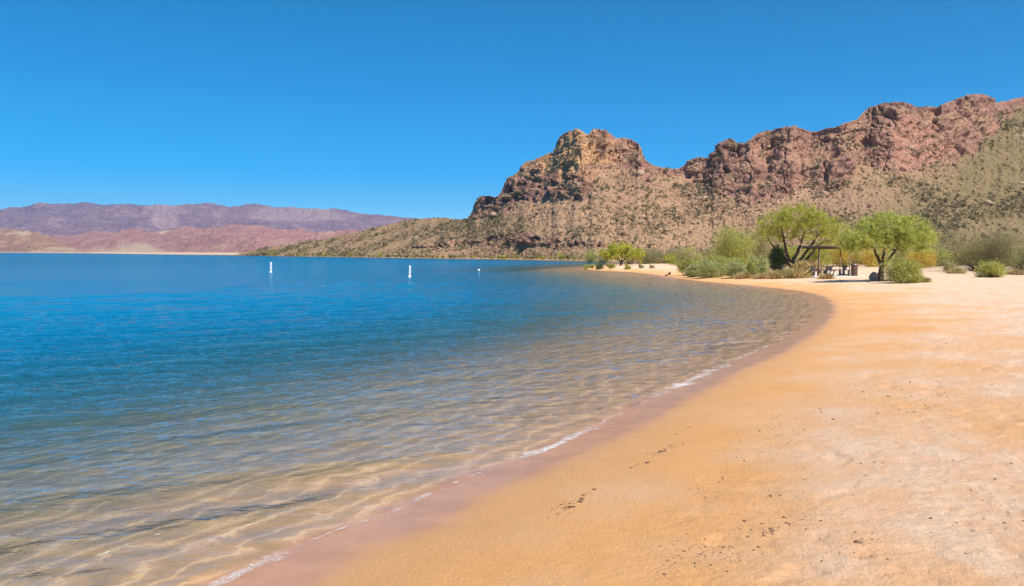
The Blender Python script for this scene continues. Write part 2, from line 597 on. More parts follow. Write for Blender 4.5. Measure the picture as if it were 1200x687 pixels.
base_pts = [(262, 301.3), (285, 299.3), (350, 300.1), (450, 301.6), (500, 302.4), (560, 303.0), (640, 304.2), (700, 305.0), (760, 306), (1700, 306)]

pxs = np.concatenate([np.arange(262, 1245, .8), np.arange(1245, 1650, 4)])
NRH = 290
tt = np.linspace(0, 1, NRH)
nc = len(pxs)
J = np.stack([pxs, pxs * 0, pxs * 0], 1)
jag = 2.2 * fbm(J * .11 + 5, 4, .6) * interp(pxs, [(262, .25), (540, .35), (560, 1), (1300, 1)])
pc = interp(pxs, crest_pts) + jag
pb = interp(pxs, base_pts)
pc = np.minimum(pc, pb - .3)
PX = np.broadcast_to(pxs, (NRH, nc)).copy()
PY = pb + (pc - pb) * tt[:, None]
# where the foot of the slope stands
shx, shY = gp(pxs, interp(pxs, [(p[0], p[1]) for p in sorted([q for q in near_px if q[1] < 306.5 and 270 < q[0] < 735])]) , 0)
Y0 = shY + 4
Y0 = np.where(pxs > 700, np.interp(pxs, [700, 800, 1000, 1650], [Y0[np.searchsorted(pxs, 700)], 215, 190, 170]), Y0)
Y0 = np.where(pxs < 285, Y0[np.searchsorted(pxs, 285)], Y0)
wob = 9 * fbm(np.stack([PX.ravel() * .045, PY.ravel() * .07, PX.ravel() * 0], 1), 3).reshape(PX.shape)
cb = interp(PX, cliff_pts) + wob
fin_ = fbm(np.stack([PX.ravel() * .12, PY.ravel() * .16, PX.ravel() * 0 + 14], 1), 3).reshape(PX.shape)
cliff_s = sstep(8, -8, PY - cb)
cliff = sstep(5, -5, PY - cb + 12 * fin_)
gap = fbm(np.stack([PX.ravel() * .035 + PY.ravel() * .01, PY.ravel() * .09, PX.ravel() * 0 + 24], 1), 4).reshape(PX.shape)
cliff *= 1 - .85 * sstep(.04, .22, gap) * sstep(2, 12, PY - pc)
# low dark band of crags near the water and other outcrops
band_c = interp(PX, [(500, 290), (560, 285), (600, 281), (640, 284), (680, 288), (720, 290)])
band_w = interp(PX, [(470, 0), (500, 3), (555, 5), (590, 9), (630, 9), (665, 6), (705, 4), (735, 0)])
bandn = fbm(np.stack([PX.ravel() * .09, PY.ravel() * .16, PX.ravel() * 0 + 4], 1), 3).reshape(PX.shape)
band = sstep(1.0, .4, np.abs(PY - band_c + 6 * bandn) / np.maximum(band_w, .01)) * (band_w > .2) * sstep(-.25, .15, bandn)
rx, rz = ray(PX, PY)
led = fbm(np.stack([PX.ravel() * .035, PY.ravel() * .13, PX.ravel() * 0 + 9], 1), 3).reshape(PX.shape)
m_tal = interp(PX, [(262, .16), (450, .20), (540, .26), (580, .42), (700, .50), (1650, .50)]) * (1 + .06 * wob / 9)
m_clf = interp(PX, [(262, .3), (540, .45), (560, 1.3), (1650, 1.2)]) * np.exp(2.4 * led)
m_clf = np.maximum(m_clf, rz + .22)
m = m_tal * (1 - cliff_s) + m_clf * cliff_s
m = m * (1 - band) + 1.5 * band
m = np.maximum(m, rz + .08)
YY = np.zeros_like(PX)
YY[0] = Y0
for i in range(1, NRH):
    de = rz[i] - rz[i - 1]
    YY[i] = YY[i - 1] * (1 + np.clip(de / (m[i] - rz[i]), 0, .02))
for _ in range(2):                      # smooth column to column
    pad = np.pad(YY, ((0, 0), (9, 9)), mode='edge')
    YY = sum(pad[:, i:i + nc] for i in range(19)) / 19
V = np.stack([rx * YY, YY, H + rz * YY], -1).reshape(-1, 3)
N = grid_normals(V, NRH, nc)
cl = np.clip(cliff + band, 0, 1).ravel()
footf = sstep(0, .05, np.repeat(tt, nc))
crf = sstep(1.0, .97, np.repeat(tt, nc)) * .8 + .2
def blob(cx, cy, rx_, ry_, soft=.6):
    d_ = np.sqrt(((PX - cx) / rx_) ** 2 + ((PY - cy) / ry_) ** 2) + .35 * bandn
    return sstep(1 + soft / 2, 1 - soft / 2, d_)
olive = np.clip(sstep(-40, 60, (PX - 1040) * .35 + (PY - 205) * .8) * sstep(900, 1060, PX) * (1 - .7 * cliff)
                + .45 * sstep(560, 420, PX) + .6 * blob(575, 268, 60, 16) + .8 * blob(1230, 200, 90, 110), 0, 1)
orange = np.clip(1.0 * blob(678, 182, 46, 30) + .5 * blob(640, 190, 30, 12) + .4 * blob(520, 285, 60, 12), 0, 1)
pink = np.clip(blob(1075, 172, 46, 34) + .55 * blob(720, 215, 60, 26) + .5 * blob(960, 232, 90, 22) + .5 * blob(740, 172, 18, 14), 0, 1)
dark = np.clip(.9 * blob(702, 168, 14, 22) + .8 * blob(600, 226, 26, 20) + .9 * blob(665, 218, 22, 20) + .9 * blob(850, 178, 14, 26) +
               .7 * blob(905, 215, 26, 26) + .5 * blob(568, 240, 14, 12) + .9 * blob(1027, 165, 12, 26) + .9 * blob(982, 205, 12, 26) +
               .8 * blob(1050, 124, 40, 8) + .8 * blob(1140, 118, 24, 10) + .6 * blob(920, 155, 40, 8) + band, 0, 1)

# rock masses: broad buttresses, vertical fluting, blocks
B1 = ridged(V * [1 / 24, 1 / 24, 1 / 80] + 3, 4, .5)
B0 = fbm(V * [1 / 55, 1 / 55, 1 / 90] + 13, 2)
dkr = np.clip(dark.ravel() + .35 * sstep(-.1, .3, fbm(V / 40 + 70, 2)), 0, 1)
flu = ridged(V * [1 / 6., 1 / 6., 1 / 45.] + 33, 3)
w1, e1, c1_ = worley(V * [1 / 8., 1 / 8., 1 / 20.])
w2, e2, c2_ = worley(V * [1 / 3.4, 1 / 3.4, 1 / 4.6] + 7)
B2 = fbm(V * [1 / 5, 1 / 5, 1 / 9], 4, .6)
w3, e3, c3_ = worley(V * [1 / 1.5, 1 / 1.5, 1 / 2.2] + 19)
dsp_c = -1.2 + 4.0 * B0 + 2.4 * B1 * (.45 + .45 * dkr) + 2.6 * (flu - .5) * dkr + (.25 + .75 * dkr) * (1.6 * (c1_ - .5) + 2.0 * w1) - .9 * sstep(.10, 0, e1) + (.35 + .65 * dkr) * (.8 * (c2_ - .5) + 1.2 * w2) - .4 * sstep(.10, 0, e2) + .35 * (c3_ - .5) + .5 * w3 + .8 * B2
B3 = fbm(V / 34., 4)
rid = ridged(V * [1 / 38., 1 / 38., 1 / 140.], 3)
dsp_t = 1.6 * B3 + .5 * rid + .9 * fbm(V / 4.5, 4, .6) + .35 * (c3_ - .5) + .5 * w3
sc_l = interp(PX.ravel(), [(262, .25), (500, .5), (600, 1), (1650, 1)])
dsp = (dsp_c * cl + dsp_t * (1 - cl)) * footf * crf * sc_l
V = V + N * dsp[:, None]
# back side of the ridge so it has a real thickness
G = V.reshape(NRH, nc, 3)
back = []
for j, (dy, f_) in enumerate([(6, .97), (18, .86), (45, .62), (90, .30), (140, -.05)]):
    r = G[-1].copy()
    sc = 1 + dy / r[:, 1]
    r[:, 0] *= sc; r[:, 1] += dy
    r[:, 2] = r[:, 2] * f_
    back.append(r)
front = G[0].copy(); front[:, 2] = -3
Gall = np.concatenate([front[None], G, np.array(back)], 0)
nrr = Gall.shape[0]
Vall = Gall.reshape(-1, 3)
def padattr(a): 
    a = a.reshape(NRH, nc)
    return np.concatenate([a[:1], a] + [a[-1:]] * 5, 0).ravel()
t = NT('desert_rock_hillside')
P = t.pos()
clf, ol, org, pk, dk = [t.attr(a) for a in ('cliff', 'olive', 'orange', 'pink', 'dark')]
n1 = t.noise(P, .07, 5, .6)
n2 = t.noise(P, .45, 5, .7)
n3 = t.noise(P, 1.5, 3, .7)
tal = t.mix(t.ramp(n1, .36, .64), (.43, .262, .148), (.35, .205, .12))
tal = t.mix(t.math('MULTIPLY', ol, .85), tal, (.205, .16, .072))
tal = t.mix(t.math('MULTIPLY', pk, .5), tal, (.47, .26, .18))
tal = t.mix(t.math('MULTIPLY', t.ramp(n2, .46, .66), .55), tal, (.33, .20, .12))
tal = t.mix(t.math('MULTIPLY', t.ramp(n3, .58, .70), t.math('SUBTRACT', 1.0, t.math('MULTIPLY', ol, .7))), tal, (.62, .41, .27))
tal = t.mix(t.math('MULTIPLY', t.ramp(n3, .46, .36), .5), tal, (.24, .15, .085))
rk = t.mix(t.ramp(t.noise(t.mapping(P, (1, 1, .5)), .16, 5, .65), .35, .65), (.42, .225, .15), (.30, .155, .115))
rk = t.mix(org, rk, t.mix(t.ramp(n2, .4, .6), (.66, .38, .16), (.46, .24, .12)))
rk = t.mix(pk, rk, t.mix(t.ramp(n2, .4, .6), (.48, .245, .165), (.35, .17, .115)))
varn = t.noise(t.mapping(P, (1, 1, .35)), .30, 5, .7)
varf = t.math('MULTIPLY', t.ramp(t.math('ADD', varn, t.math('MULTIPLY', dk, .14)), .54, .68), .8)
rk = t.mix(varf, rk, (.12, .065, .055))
rk = t.mix(t.math('MULTIPLY', t.ramp(n3, .55, .72), .7), rk, (.52, .33, .23))
rk = t.mix(t.math('MULTIPLY', t.ramp(n3, .46, .34), .6), rk, (.15, .085, .065))
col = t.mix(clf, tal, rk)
hb = t.math('ADD', t.math('MULTIPLY', n2, .6), t.math('MULTIPLY', n3, .4))
nr1 = t.bump(hb, 1.1, .9)
hill_m = t.done(t.pbsdf(col, .95, nr1, spec=.1))
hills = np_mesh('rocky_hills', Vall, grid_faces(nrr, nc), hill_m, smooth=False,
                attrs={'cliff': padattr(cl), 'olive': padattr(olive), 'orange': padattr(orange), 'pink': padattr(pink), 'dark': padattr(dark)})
print('T hills', time.time() - T0)
tag(hills, 'rugged reddish brown desert mountain with cliffs above scree slopes', kind='structure')

# --- boulders and scrub spread over the hillside
ico_V = []
phi = (1 + 5 ** .5) / 2
for a, b in ((1, phi), (-1, phi), (1, -phi), (-1, -phi)):
    ico_V += [(0, a, b), (a, b, 0), (b, 0, a)]
ico_V = np.array(ico_V, float); ico_V /= np.linalg.norm(ico_V, axis=1)[:, None]
def hull_tris(Vx):
    # icosahedron faces: triples of mutually nearest vertices
    D = np.linalg.norm(Vx[:, None] - Vx[None], axis=2)
    e = D < 1.1
    out = []
    for i in range(12):
        for j in range(i + 1, 12):
            for k_ in range(j + 1, 12):
                if e[i, j] and e[j, k_] and e[i, k_]:
                    nrm_ = np.cross(Vx[j] - Vx[i], Vx[k_] - Vx[i])
                    out.append((i, j, k_) if nrm_ @ Vx[i] > 0 else (i, k_, j))
    return np.array(out)
ico_F = hull_tris(ico_V)


def blobs(name, C, S, mat, flat=.8, rough=.35, seed=1, smooth=False):
    r = np.random.default_rng(seed)
    n = len(C)
    U = ico_V[None] * (1 + rough * r.uniform(-1, 1, (n, 12, 1)))
    th = r.uniform(0, 6.28, n)
    c_, s_ = np.cos(th)[:, None], np.sin(th)[:, None]
    sx = r.uniform(.75, 1.3, (n, 1)); 
    Xx, Yy, Zz = U[..., 0] * sx, U[..., 1] / sx, U[..., 2] * flat
    U = np.stack([Xx * c_ - Yy * s_, Xx * s_ + Yy * c_, Zz], -1)
    Vv = (C[:, None] + U * S[:, None, None]).reshape(-1, 3)
    Ff = (ico_F[None] + np.arange(n)[:, None, None] * 12).reshape(-1, 3)
    return np_mesh(name, Vv, Ff, mat, smooth=smooth)


def twig_bushes(name, C, S, mat, per=16, seed=2, parent=None):
    r = np.random.default_rng(seed)
    n = len(C)
    D = r.normal(size=(n, per, 3)); D /= np.linalg.norm(D, axis=2)[..., None]
    D[..., 2] = np.abs(D[..., 2]) * .9
    cen = C[:, None] + D * S[:, None, None] * r.uniform(.3, .95, (n, per, 1))
    a = r.normal(size=(n, per, 3)); a /= np.linalg.norm(a, axis=2)[..., None]
    b = np.cross(a, r.normal(size=(n, per, 3))); b /= np.linalg.norm(b, axis=2)[..., None] + 1e-9
    sz = S[:, None, None] * r.uniform(.25, .5, (n, per, 1))
    T = np.stack([cen + a * sz, cen - a * sz * .6 + b * sz * .7, cen - a * sz * .6 - b * sz * .7], 2).reshape(-1, 3)
    return np_mesh(name, T, np.arange(len(T)).reshape(-1, 3), mat, parent)


Gf = G.reshape(-1, 3)
vis = (PX.ravel() < 1260) & (PY.ravel() < 303)
w_ = vis * (1 - .85 * np.clip(cliff, 0, 1).ravel()) * (1 - .8 * band.ravel()) * (1 + .9 * olive.ravel()) * np.where(PX.ravel() < 540, .45, 1)
w_ = w_ * np.clip(.40 + 2.6 * fbm(Gf / 18., 4), .02, 3) * (PX.ravel() > 285)
w_ = w_ / w_.sum()
idx = rng.choice(len(Gf), 15000, p=w_)
C = Gf[idx] + rng.normal(0, .5, (len(idx), 3)) * [1, 1, .1]
S = rng.lognormal(math.log(.36), .55, len(idx)) * np.interp(C[:, 1], [180, 400], [.75, 1.15])
scrub_m = leaf_mat('scrub_leaves', (.24, .20, .10), (.34, .27, .145), (.25, .215, .10), .25)
sc = twig_bushes('hillside_scrub', C, S, scrub_m, 14, 5)
tag(sc, 'low olive desert scrub dotted over the rocky slopes', kind='stuff')
w_ = vis * (1 - .5 * cl) * (1 - .6 * olive.ravel()) * (PX.ravel() > 285); w_ = w_ * np.clip(.4 + 2 * fbm(Gf / 22. + 50, 3), .03, 2); w_ /= w_.sum()
idx = rng.choice(len(Gf), 15000, p=w_)
t = NT('hillside_stone')
r_ = t.n('NewGeometry').outputs['Random Per Island']
col = t.mix(r_, (.50, .335, .215), (.28, .17, .11))
stone_m = t.done(t.pbsdf(col, .9, t.bump(t.noise(t.pos(), 2, 3), .3), spec=.1))
S = rng.lognormal(math.log(.19), .5, len(idx)) * np.interp(Gf[idx][:, 1], [180, 400], [.8, 1.15])
bl = blobs('hillside_boulders', Gf[idx] + rng.normal(0, .4, (len(idx), 3)) * [1, 1, .1], S, stone_m, .8, .35, 6)
tag(bl, 'loose tan and brown stones scattered on the hillside', kind='stuff')

# --- far ranges
def far_range(name, crest, base, Yb, Yc, power, amp, mat, x0, x1, step, nrow, label, seed, fr=1.0, pale_pts=()):
    px = np.arange(x0, x1, step)
    J = np.stack([px * .05 + seed, px * 0, px * 0], 1)
    a = interp(px, crest) + 1.3 * fbm(J, 5, .6)
    b = interp(px, base)
    a = np.minimum(a, b - .25)
    tq = np.linspace(0, 1, nrow)
    pxg = np.broadcast_to(px, (nrow, len(px)))
    pyg = b + (a - b) * tq[:, None]
    rx, rz = ray(pxg, pyg)
    yb, yc = interp(px, Yb), interp(px, Yc)
    Yg = yb + (yc - yb) * tq[:, None] ** power
    V = np.stack([rx * Yg, Yg, H + rz * Yg], -1).reshape(-1, 3)
    L = amp * 7 * fr
    env = (sstep(0, .18, tq) * (1 - .96 * sstep(.80, 1, tq)))[:, None] * np.clip((b - a) / 14, .08, 1)[None]
    Pn = V / L + seed
    Pn[:, 2] *= .4
    nz = ridged(Pn, 5, .45)
    N = grid_normals(V, nrow, len(px))
    N[:, 2] = np.abs(N[:, 2]); 
    V = V + N * (amp * nz * env.ravel())[:, None]
    G2 = V.reshape(nrow, len(px), 3)
    back = []
    for dy, f_ in ((.03, .9), (.1, .55), (.2, -.02)):
        r = G2[-1].copy(); r[:, :2] *= 1 + dy; r[:, 2] *= f_; back.append(r)
    fr_ = G2[0].copy(); fr_[:, 2] = -3
    A = np.concatenate([fr_[None], G2, np.array(back)], 0)
    pal = np.zeros_like(pxg)
    bn = fbm(np.stack([pxg.ravel() * .05, pyg.ravel() * .12, pxg.ravel() * 0 + seed], 1), 4).reshape(pxg.shape)
    for (cx, cy, rx_, ry_) in pale_pts:
        d_ = np.sqrt(((pxg - cx) / rx_) ** 2 + ((pyg - cy) / ry_) ** 2) + .9 * bn
        pal = np.maximum(pal, sstep(1.3, .7, d_))
    pal = np.concatenate([pal[:1], pal] + [pal[-1:]] * 3, 0).ravel()
    o = np_mesh(name, A.reshape(-1, 3), grid_faces(A.shape[0], len(px)), mat, smooth=True, attrs={'pale': pal})
    tag(o, label, kind='structure')
    return o


def range_mat(name, a, b, c, pale, sc):
    t = NT(name)
    P = t.pos()
    n1 = t.noise(P, sc, 5, .6); n2 = t.noise(t.mapping(P, (1, 1, 2)), sc * 6, 5, .7); n3 = t.noise(P, sc * 30, 4, .7)
    col = t.mix(t.ramp(n1, .38, .62), a, b)
    col = t.mix(t.ramp(n2, .48, .68), col, c)
    col = t.mix(t.attr('pale'), col, pale)
    col = t.mix(t.math('MULTIPLY', t.ramp(n3, .5, .7), .28), col, tuple(k_ * .45 for k_ in a))
    col = t.mix(t.math('MULTIPLY', t.ramp(n3, .48, .3), .22), col, tuple(min(1, k_ * 1.5) for k_ in c))
    return t.done(t.pbsdf(col, .95, t.bump(n3, 1.2 / sc / 30, .8, t.bump(n2, 1.0 / sc / 8, .8)), spec=.05))


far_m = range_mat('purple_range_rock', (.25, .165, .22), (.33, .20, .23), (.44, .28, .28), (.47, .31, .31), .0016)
mid_m = range_mat('red_range_rock', (.46, .235, .215), (.42, .22, .215), (.52, .32, .25), (.60, .43, .31), .006)
tan_m = range_mat('tan_headland_rock', (.42, .24, .17), (.34, .19, .15), (.52, .35, .23), (.56, .39, .27), .010)
far_crest = [(-700, 262), (-400, 250), (-200, 243), (-80, 247), (0, 250), (25, 250), (45, 245.5), (60, 244.5), (80, 242), (100, 241), (120, 244), (140, 240),
             (150, 239), (165, 241), (185, 241), (200, 244), (215, 243), (240, 245), (270, 247), (300, 247.5), (333, 247), (373, 251),
             (408, 256), (440, 261), (461, 264), (500, 270), (560, 278), (700, 288)]
far_range('far_purple_range', far_crest, [(-700, 295.2), (700, 295.2)], [(-700, 2900), (700, 2600)], [(-700, 4700), (150, 4900), (700, 4300)], 1.0, 92,
          far_m, -700, 700, 1.0, 150, 'hazy purple mountain range along the far side of the lake', 3.3, pale_pts=[(195, 262, 22, 20), (350, 266, 48, 9), (200, 252, 20, 6)])
far_range('far_red_foothills', [(-700, 285), (-100, 280), (60, 281), (110, 276), (150, 274), (190, 276), (215, 272), (250, 274), (285, 271), (320, 276), (400, 283), (520, 291)],
          [(-700, 296.2), (190, 296.2), (250, 297.9), (520, 298.2)], [(-700, 1500), (60, 1350), (300, 720), (520, 640)], [(-700, 2600), (100, 2400), (285, 1700), (520, 1500)], 1.0, 26,
          mid_m, -700, 520, 1.0, 90, 'low reddish foothills below the purple range', 8.1, pale_pts=[(155, 296, 40, 2.2), (192, 279, 8, 9)])
far_range('far_tan_headland', [(-700, 262), (-200, 262), (-60, 264), (0, 267.5), (20, 270), (45, 275), (60, 282), (75, 289), (95, 293.5), (112, 295.6)],
          [(-700, 295.7), (0, 296.0), (112, 296.6)], [(-700, 1450), (0, 1240), (112, 980)], [(-700, 2000), (0, 1700), (60, 1350), (112, 1010)], 1.0, 13,
          tan_m, -700, 113, 1.0, 70, 'tan rocky headland at the far left shore', 14.2, pale_pts=[(60, 295, 30, 1.8), (20, 279, 24, 2)])

# ------------------------------------------------------------------ foliage
def leaf_quads(C, L, Wd, r, droop=0.0):
    """thin leaf faces at centres C"""
    n = len(C)
    a = r.normal(size=(n, 3)); a[:, 2] = a[:, 2] * .8 + droop
    a /= np.linalg.norm(a, axis=1)[:, None]
    b = np.cross(a, r.normal(size=(n, 3))); b /= np.linalg.norm(b, axis=1)[:, None] + 1e-9
    L = (L * r.uniform(.6, 1.3, n))[:, None]; Wd = (Wd * r.uniform(.6, 1.3, n))[:, None]
    V = np.stack([C - a * L, C + b * Wd, C + a * L, C - b * Wd], 1).reshape(-1, 3)
    return V, np.arange(n * 4).reshape(-1, 4)


bark_m = simple_mat('dark_bark', (.05, .034, .025), (.085, .06, .045), 3, .9, .03)
twig_m = simple_mat('grey_twigs', (.20, .15, .10), (.13, .10, .07), 4, .9, .01)


def tree(name, label, group, px, py, limbs_px, lobes_px, mat, trunk_r, nclus, nleaf, leafL, leafW, seed, sig=.26, droop=0.0):
    r = np.random.default_rng(seed)
    bx, by, bz = place(px, py)
    m = by / F
    root = empty(name, (bx, by, bz - .05))
    tag(root, label, 'tree', group)
    tb = MB()
    nodes = []
    for (pts, r0, r1) in limbs_px:         # (dx, dy, depth) in pixels from the base
        P_ = np.array([[a * m, d_ * m, b * m] for a, b, d_ in pts])
        P_ = catmull3(P_, 5)
        P_[1:-1] += r.normal(0, .018, P_[1:-1].shape)
        rad = np.linspace(r0, r1, len(P_)) * trunk_r
        tb.tube(P_, rad, 8)
        nodes += [(p, rr) for p, rr in zip(P_, rad)][3:]
    cl_ = []
    wts = np.array([l[3] * l[4] * l[5] for l in lobes_px], float); wts /= wts.sum()
    for i in range(nclus):
        l = lobes_px[r.choice(len(lobes_px), p=wts)]
        d_ = r.normal(size=3); d_ /= np.linalg.norm(d_); d_ *= r.uniform(.15, 1) ** .45
        cl_.append([(l[0] + d_[0] * l[3]) * m, (l[2] + d_[1] * l[4]) * m, (l[1] + d_[2] * l[5]) * m])
    cl_ = np.array(cl_)
    NP = np.array([n_[0] for n_ in nodes]); NR = np.array([n_[1] for n_ in nodes])
    order = np.argsort(np.linalg.norm(cl_ - NP.mean(0), axis=1))
    leafC = []
    for i in order:
        c_ = cl_[i]
        cost = np.linalg.norm(NP - c_, axis=1) + .5 * np.clip(NP[:, 2] - c_[2], 0, None)
        j = int(np.argmin(cost))
        a_, ra = NP[j], min(NR[j] * .7, .055)
        mid = (a_ + c_) / 2 + r.normal(0, .10, 3) + [0, 0, .12 * np.linalg.norm(c_ - a_)]
        tq = np.linspace(0, 1, 5)[:, None]
        pts = (1 - tq) ** 2 * a_ + 2 * tq * (1 - tq) * mid + tq ** 2 * c_
        rad = np.linspace(max(ra, .012), .006, 5)
        tb.tube(pts, rad, 4)
        NP = np.vstack([NP, pts[2:]]); NR = np.concatenate([NR, rad[2:]])
        k_ = int(nleaf * r.uniform(.4, 1.5))
        nsp = 7                                   # sprays of leaves along twigs
        tips = c_ + r.normal(0, sig * 1.2, (nsp, 3)) * [1, 1, .8]
        for tip in tips:
            u_ = r.uniform(0, 1.15, k_ // nsp)[:, None]
            leafC.append(c_ + (tip - c_) * u_ + r.normal(0, sig * .22, (k_ // nsp, 3)))
        
    tb.build('trunk', bark_m, root, smooth=True)
    leafC = np.vstack(leafC)
    Vl, Fl = leaf_quads(leafC, leafL, leafW, r, droop)
    np_mesh('crown', Vl, Fl, mat, root)
    return root


def catmull3(P, k=5):
    out = []
    for i in range(len(P) - 1):
        p0, p1, p2, p3 = P[max(i - 1, 0)], P[i], P[i + 1], P[min(i + 2, len(P) - 1)]
        for j in range(k):
            t_ = j / k
            out.append(.5 * (2 * p1 + (p2 - p0) * t_ + (2 * p0 - 5 * p1 + 4 * p2 - p3) * t_**2 + (3 * p1 - 3 * p2 + p3 - p0) * t_**3))
    out.append(P[-1])
    return np.array(out)


def shrub(name, label, group, px, py, w, h, mat, nclus, nleaf, leafL, leafW, seed, depth=None, lobes=None, stems=True, cat='shrub', loose=.5, droop=.25, loc=None):
    """w and h are the size in reference pixels at its distance"""
    r = np.random.default_rng(seed)
    bx, by, bz = loc or place(px, py)
    m = by / F
    W, Hh, D = w * m / 2, h * m, (depth or w * .8) * m / 2
    root = empty(name, (bx, by, bz - .03)) if stems else None
    lobes = lobes or [(r.uniform(-.55, .55), r.uniform(-.5, .5), r.uniform(.38, .68), r.uniform(.35, .55)) for _ in range(6)]
    C_ = []
    tb = MB()
    for i in range(nclus):
        l = lobes[r.integers(len(lobes))]
        d_ = r.normal(size=3); d_ /= np.linalg.norm(d_); d_ *= r.uniform(.1, 1) ** .4
        c_ = np.array([(l[0] + d_[0] * l[3]) * W, (l[1] + d_[1] * l[3]) * D, (l[2] + d_[2] * l[3] * .75) * Hh])
        c_[2] = abs(c_[2])
        if r.random() < .45: c_[2] *= r.uniform(.15, 1)
        C_.append(c_)
        if stems and i % 2 == 0:
            st = np.array([c_[0] * .25, c_[1] * .25, 0])
            mid = st * .4 + c_ * .6 + [0, 0, -.1 * Hh]
            tq = np.linspace(0, 1, 4)[:, None]
            tb.tube((1 - tq) ** 2 * st + 2 * tq * (1 - tq) * mid + tq ** 2 * c_, np.linspace(.022, .006, 4), 4)
    C_ = np.array(C_)
    sg = loose * .28 * min(W, Hh)
    cnt = np.maximum(3, (nleaf * r.uniform(.3, 1.6, len(C_))).astype(int))
    LC = np.repeat(C_, cnt, 0) + r.normal(0, sg, (cnt.sum(), 3)) * [1, 1, .8]
    LC[:, 2] = np.abs(LC[:, 2]) + .01
    Vl, Fl = leaf_quads(LC, leafL, leafW, r, droop)
    if not stems:
        o = np_mesh(name, Vl + [0, 0, 0], Fl, mat)
        o.location = (bx, by, bz - .03)
        tag(o, label, cat, group)
        return o
    tag(root, label, cat, group)
    tb.build('stems', twig_m, root, smooth=True)
    np_mesh('foliage', Vl, Fl, mat, root)
    return root


green_m = leaf_mat('green_leaves', (.36, .46, .09), (.50, .56, .14), (.28, .38, .075))
lgreen_m = leaf_mat('feathery_green_leaves', (.50, .54, .09), (.66, .65, .16), (.41, .47, .085))
yel_m = leaf_mat('yellow_green_leaves', (.48, .48, .06), (.62, .58, .10), (.37, .40, .055))
lime_m = leaf_mat('lime_yellow_leaves', (.54, .53, .05), (.64, .58, .08), (.42, .45, .055))
bush_m = leaf_mat('bush_green_leaves', (.40, .43, .08), (.54, .53, .14), (.47, .46, .11))
pale_m = leaf_mat('pale_green_leaves', (.45, .48, .17), (.60, .57, .26), (.36, .42, .13))
dkg_m = leaf_mat('dark_green_leaves', (.09, .15, .045), (.14, .20, .06), (.11, .16, .045))
olv_m = leaf_mat('olive_brown_leaves', (.30, .26, .12), (.42, .35, .18), (.29, .27, .10))
tanb_m = leaf_mat('dry_olive_leaves', (.45, .39, .17), (.54, .46, .22), (.36, .36, .13))
gold_m = leaf_mat('golden_blossom', (.80, .60, .08), (.78, .52, .10), (.58, .52, .10))
gras_m = leaf_mat('dry_grass_blades', (.66, .48, .22), (.56, .38, .15), (.44, .38, .14))

tree('palo_verde_tree', 'largest yellow green tree with dark splayed trunks and airy crown behind the beach', 'trees by the beach',
     928, 319,
     [([(0, 0, 0), (-2, 12, 0), (-8, 26, -2), (-12, 40, -5), (-18, 56, -8)], 1.0, .30),
      ([(1, 0, 0), (1, 14, 0), (7, 24, 2), (14, 42, 4), (16, 58, 2), (20, 72, 0)], 1.15, .25),
      ([(3, 0, 0), (7, 12, -2), (18, 28, -4), (27, 44, -8), (40, 56, -8)], 1.0, .25),
      ([(4, 0, 0), (12, 10, 0), (24, 22, 4), (32, 31, 8), (46, 38, 14)], .9, .25),
      ([(0, 4, 0), (-6, 16, 8), (-16, 30, 18), (-26, 46, 20)], .8, .2)],
     [(-22, 58, 0, 22, 22, 16), (6, 66, 0, 28, 30, 18), (34, 56, 0, 24, 26, 18), (-8, 48, 10, 26, 20, 16), (44, 44, 6, 16, 16, 10), (-32, 44, 4, 14, 16, 10), (12, 52, -16, 30, 12, 18)],
     yel_m, .185, 320, 130, .085, .017, 11, .30)
tree('mesquite_tree', 'bright green rounded tree on a short forked trunk at the edge of the sand', 'trees by the beach',
     1032, 330,
     [([(0, 0, 0), (-1, 10, 0), (0, 20, 0), (-5, 30, 0), (-11, 40, -3), (-22, 46, -6)], 1.15, .28),
      ([(0, 0, 0), (1, 12, 0), (2, 24, 1), (5, 36, 4), (8, 52, 6)], 1.1, .3),
      ([(1, 2, 0), (2, 16, 0), (8, 28, -3), (15, 38, -6), (26, 50, -8)], .9, .25)],
     [(-24, 56, 0, 22, 24, 16), (2, 64, 0, 26, 28, 20), (30, 60, 0, 26, 26, 20), (46, 50, 4, 18, 18, 14), (-34, 48, 0, 14, 16, 12), (10, 50, -14, 30, 14, 12), (-37, 41, 3, 14, 12, 9), (40, 40, 2, 16, 14, 9), (18, 44, -8, 16, 12, 8)],
     lgreen_m, .15, 320, 165, .075, .016, 12, .26, -.5)
tree('small_lime_tree', 'small round lime yellow tree on the far sand spit', 'trees by the beach',
     727, 311.5,
     [([(0, 0, 0), (0, 5, 0), (-4, 10, 0), (-12, 15, 0)], 1, .3), ([(0, 0, 0), (1, 6, 0), (3, 14, 1), (2, 20, 0)], 1, .3), ([(0, 1, 0), (3, 6, 0), (9, 11, 0), (16, 14, 0)], .9, .3)],
     [(-14, 14, 0, 12, 11, 7), (0, 20, 0, 16, 14, 7), (17, 14, 0, 13, 11, 7), (0, 12, -6, 20, 8, 5)],
     lime_m, .16, 130, 120, .13, .035, 13, .30)

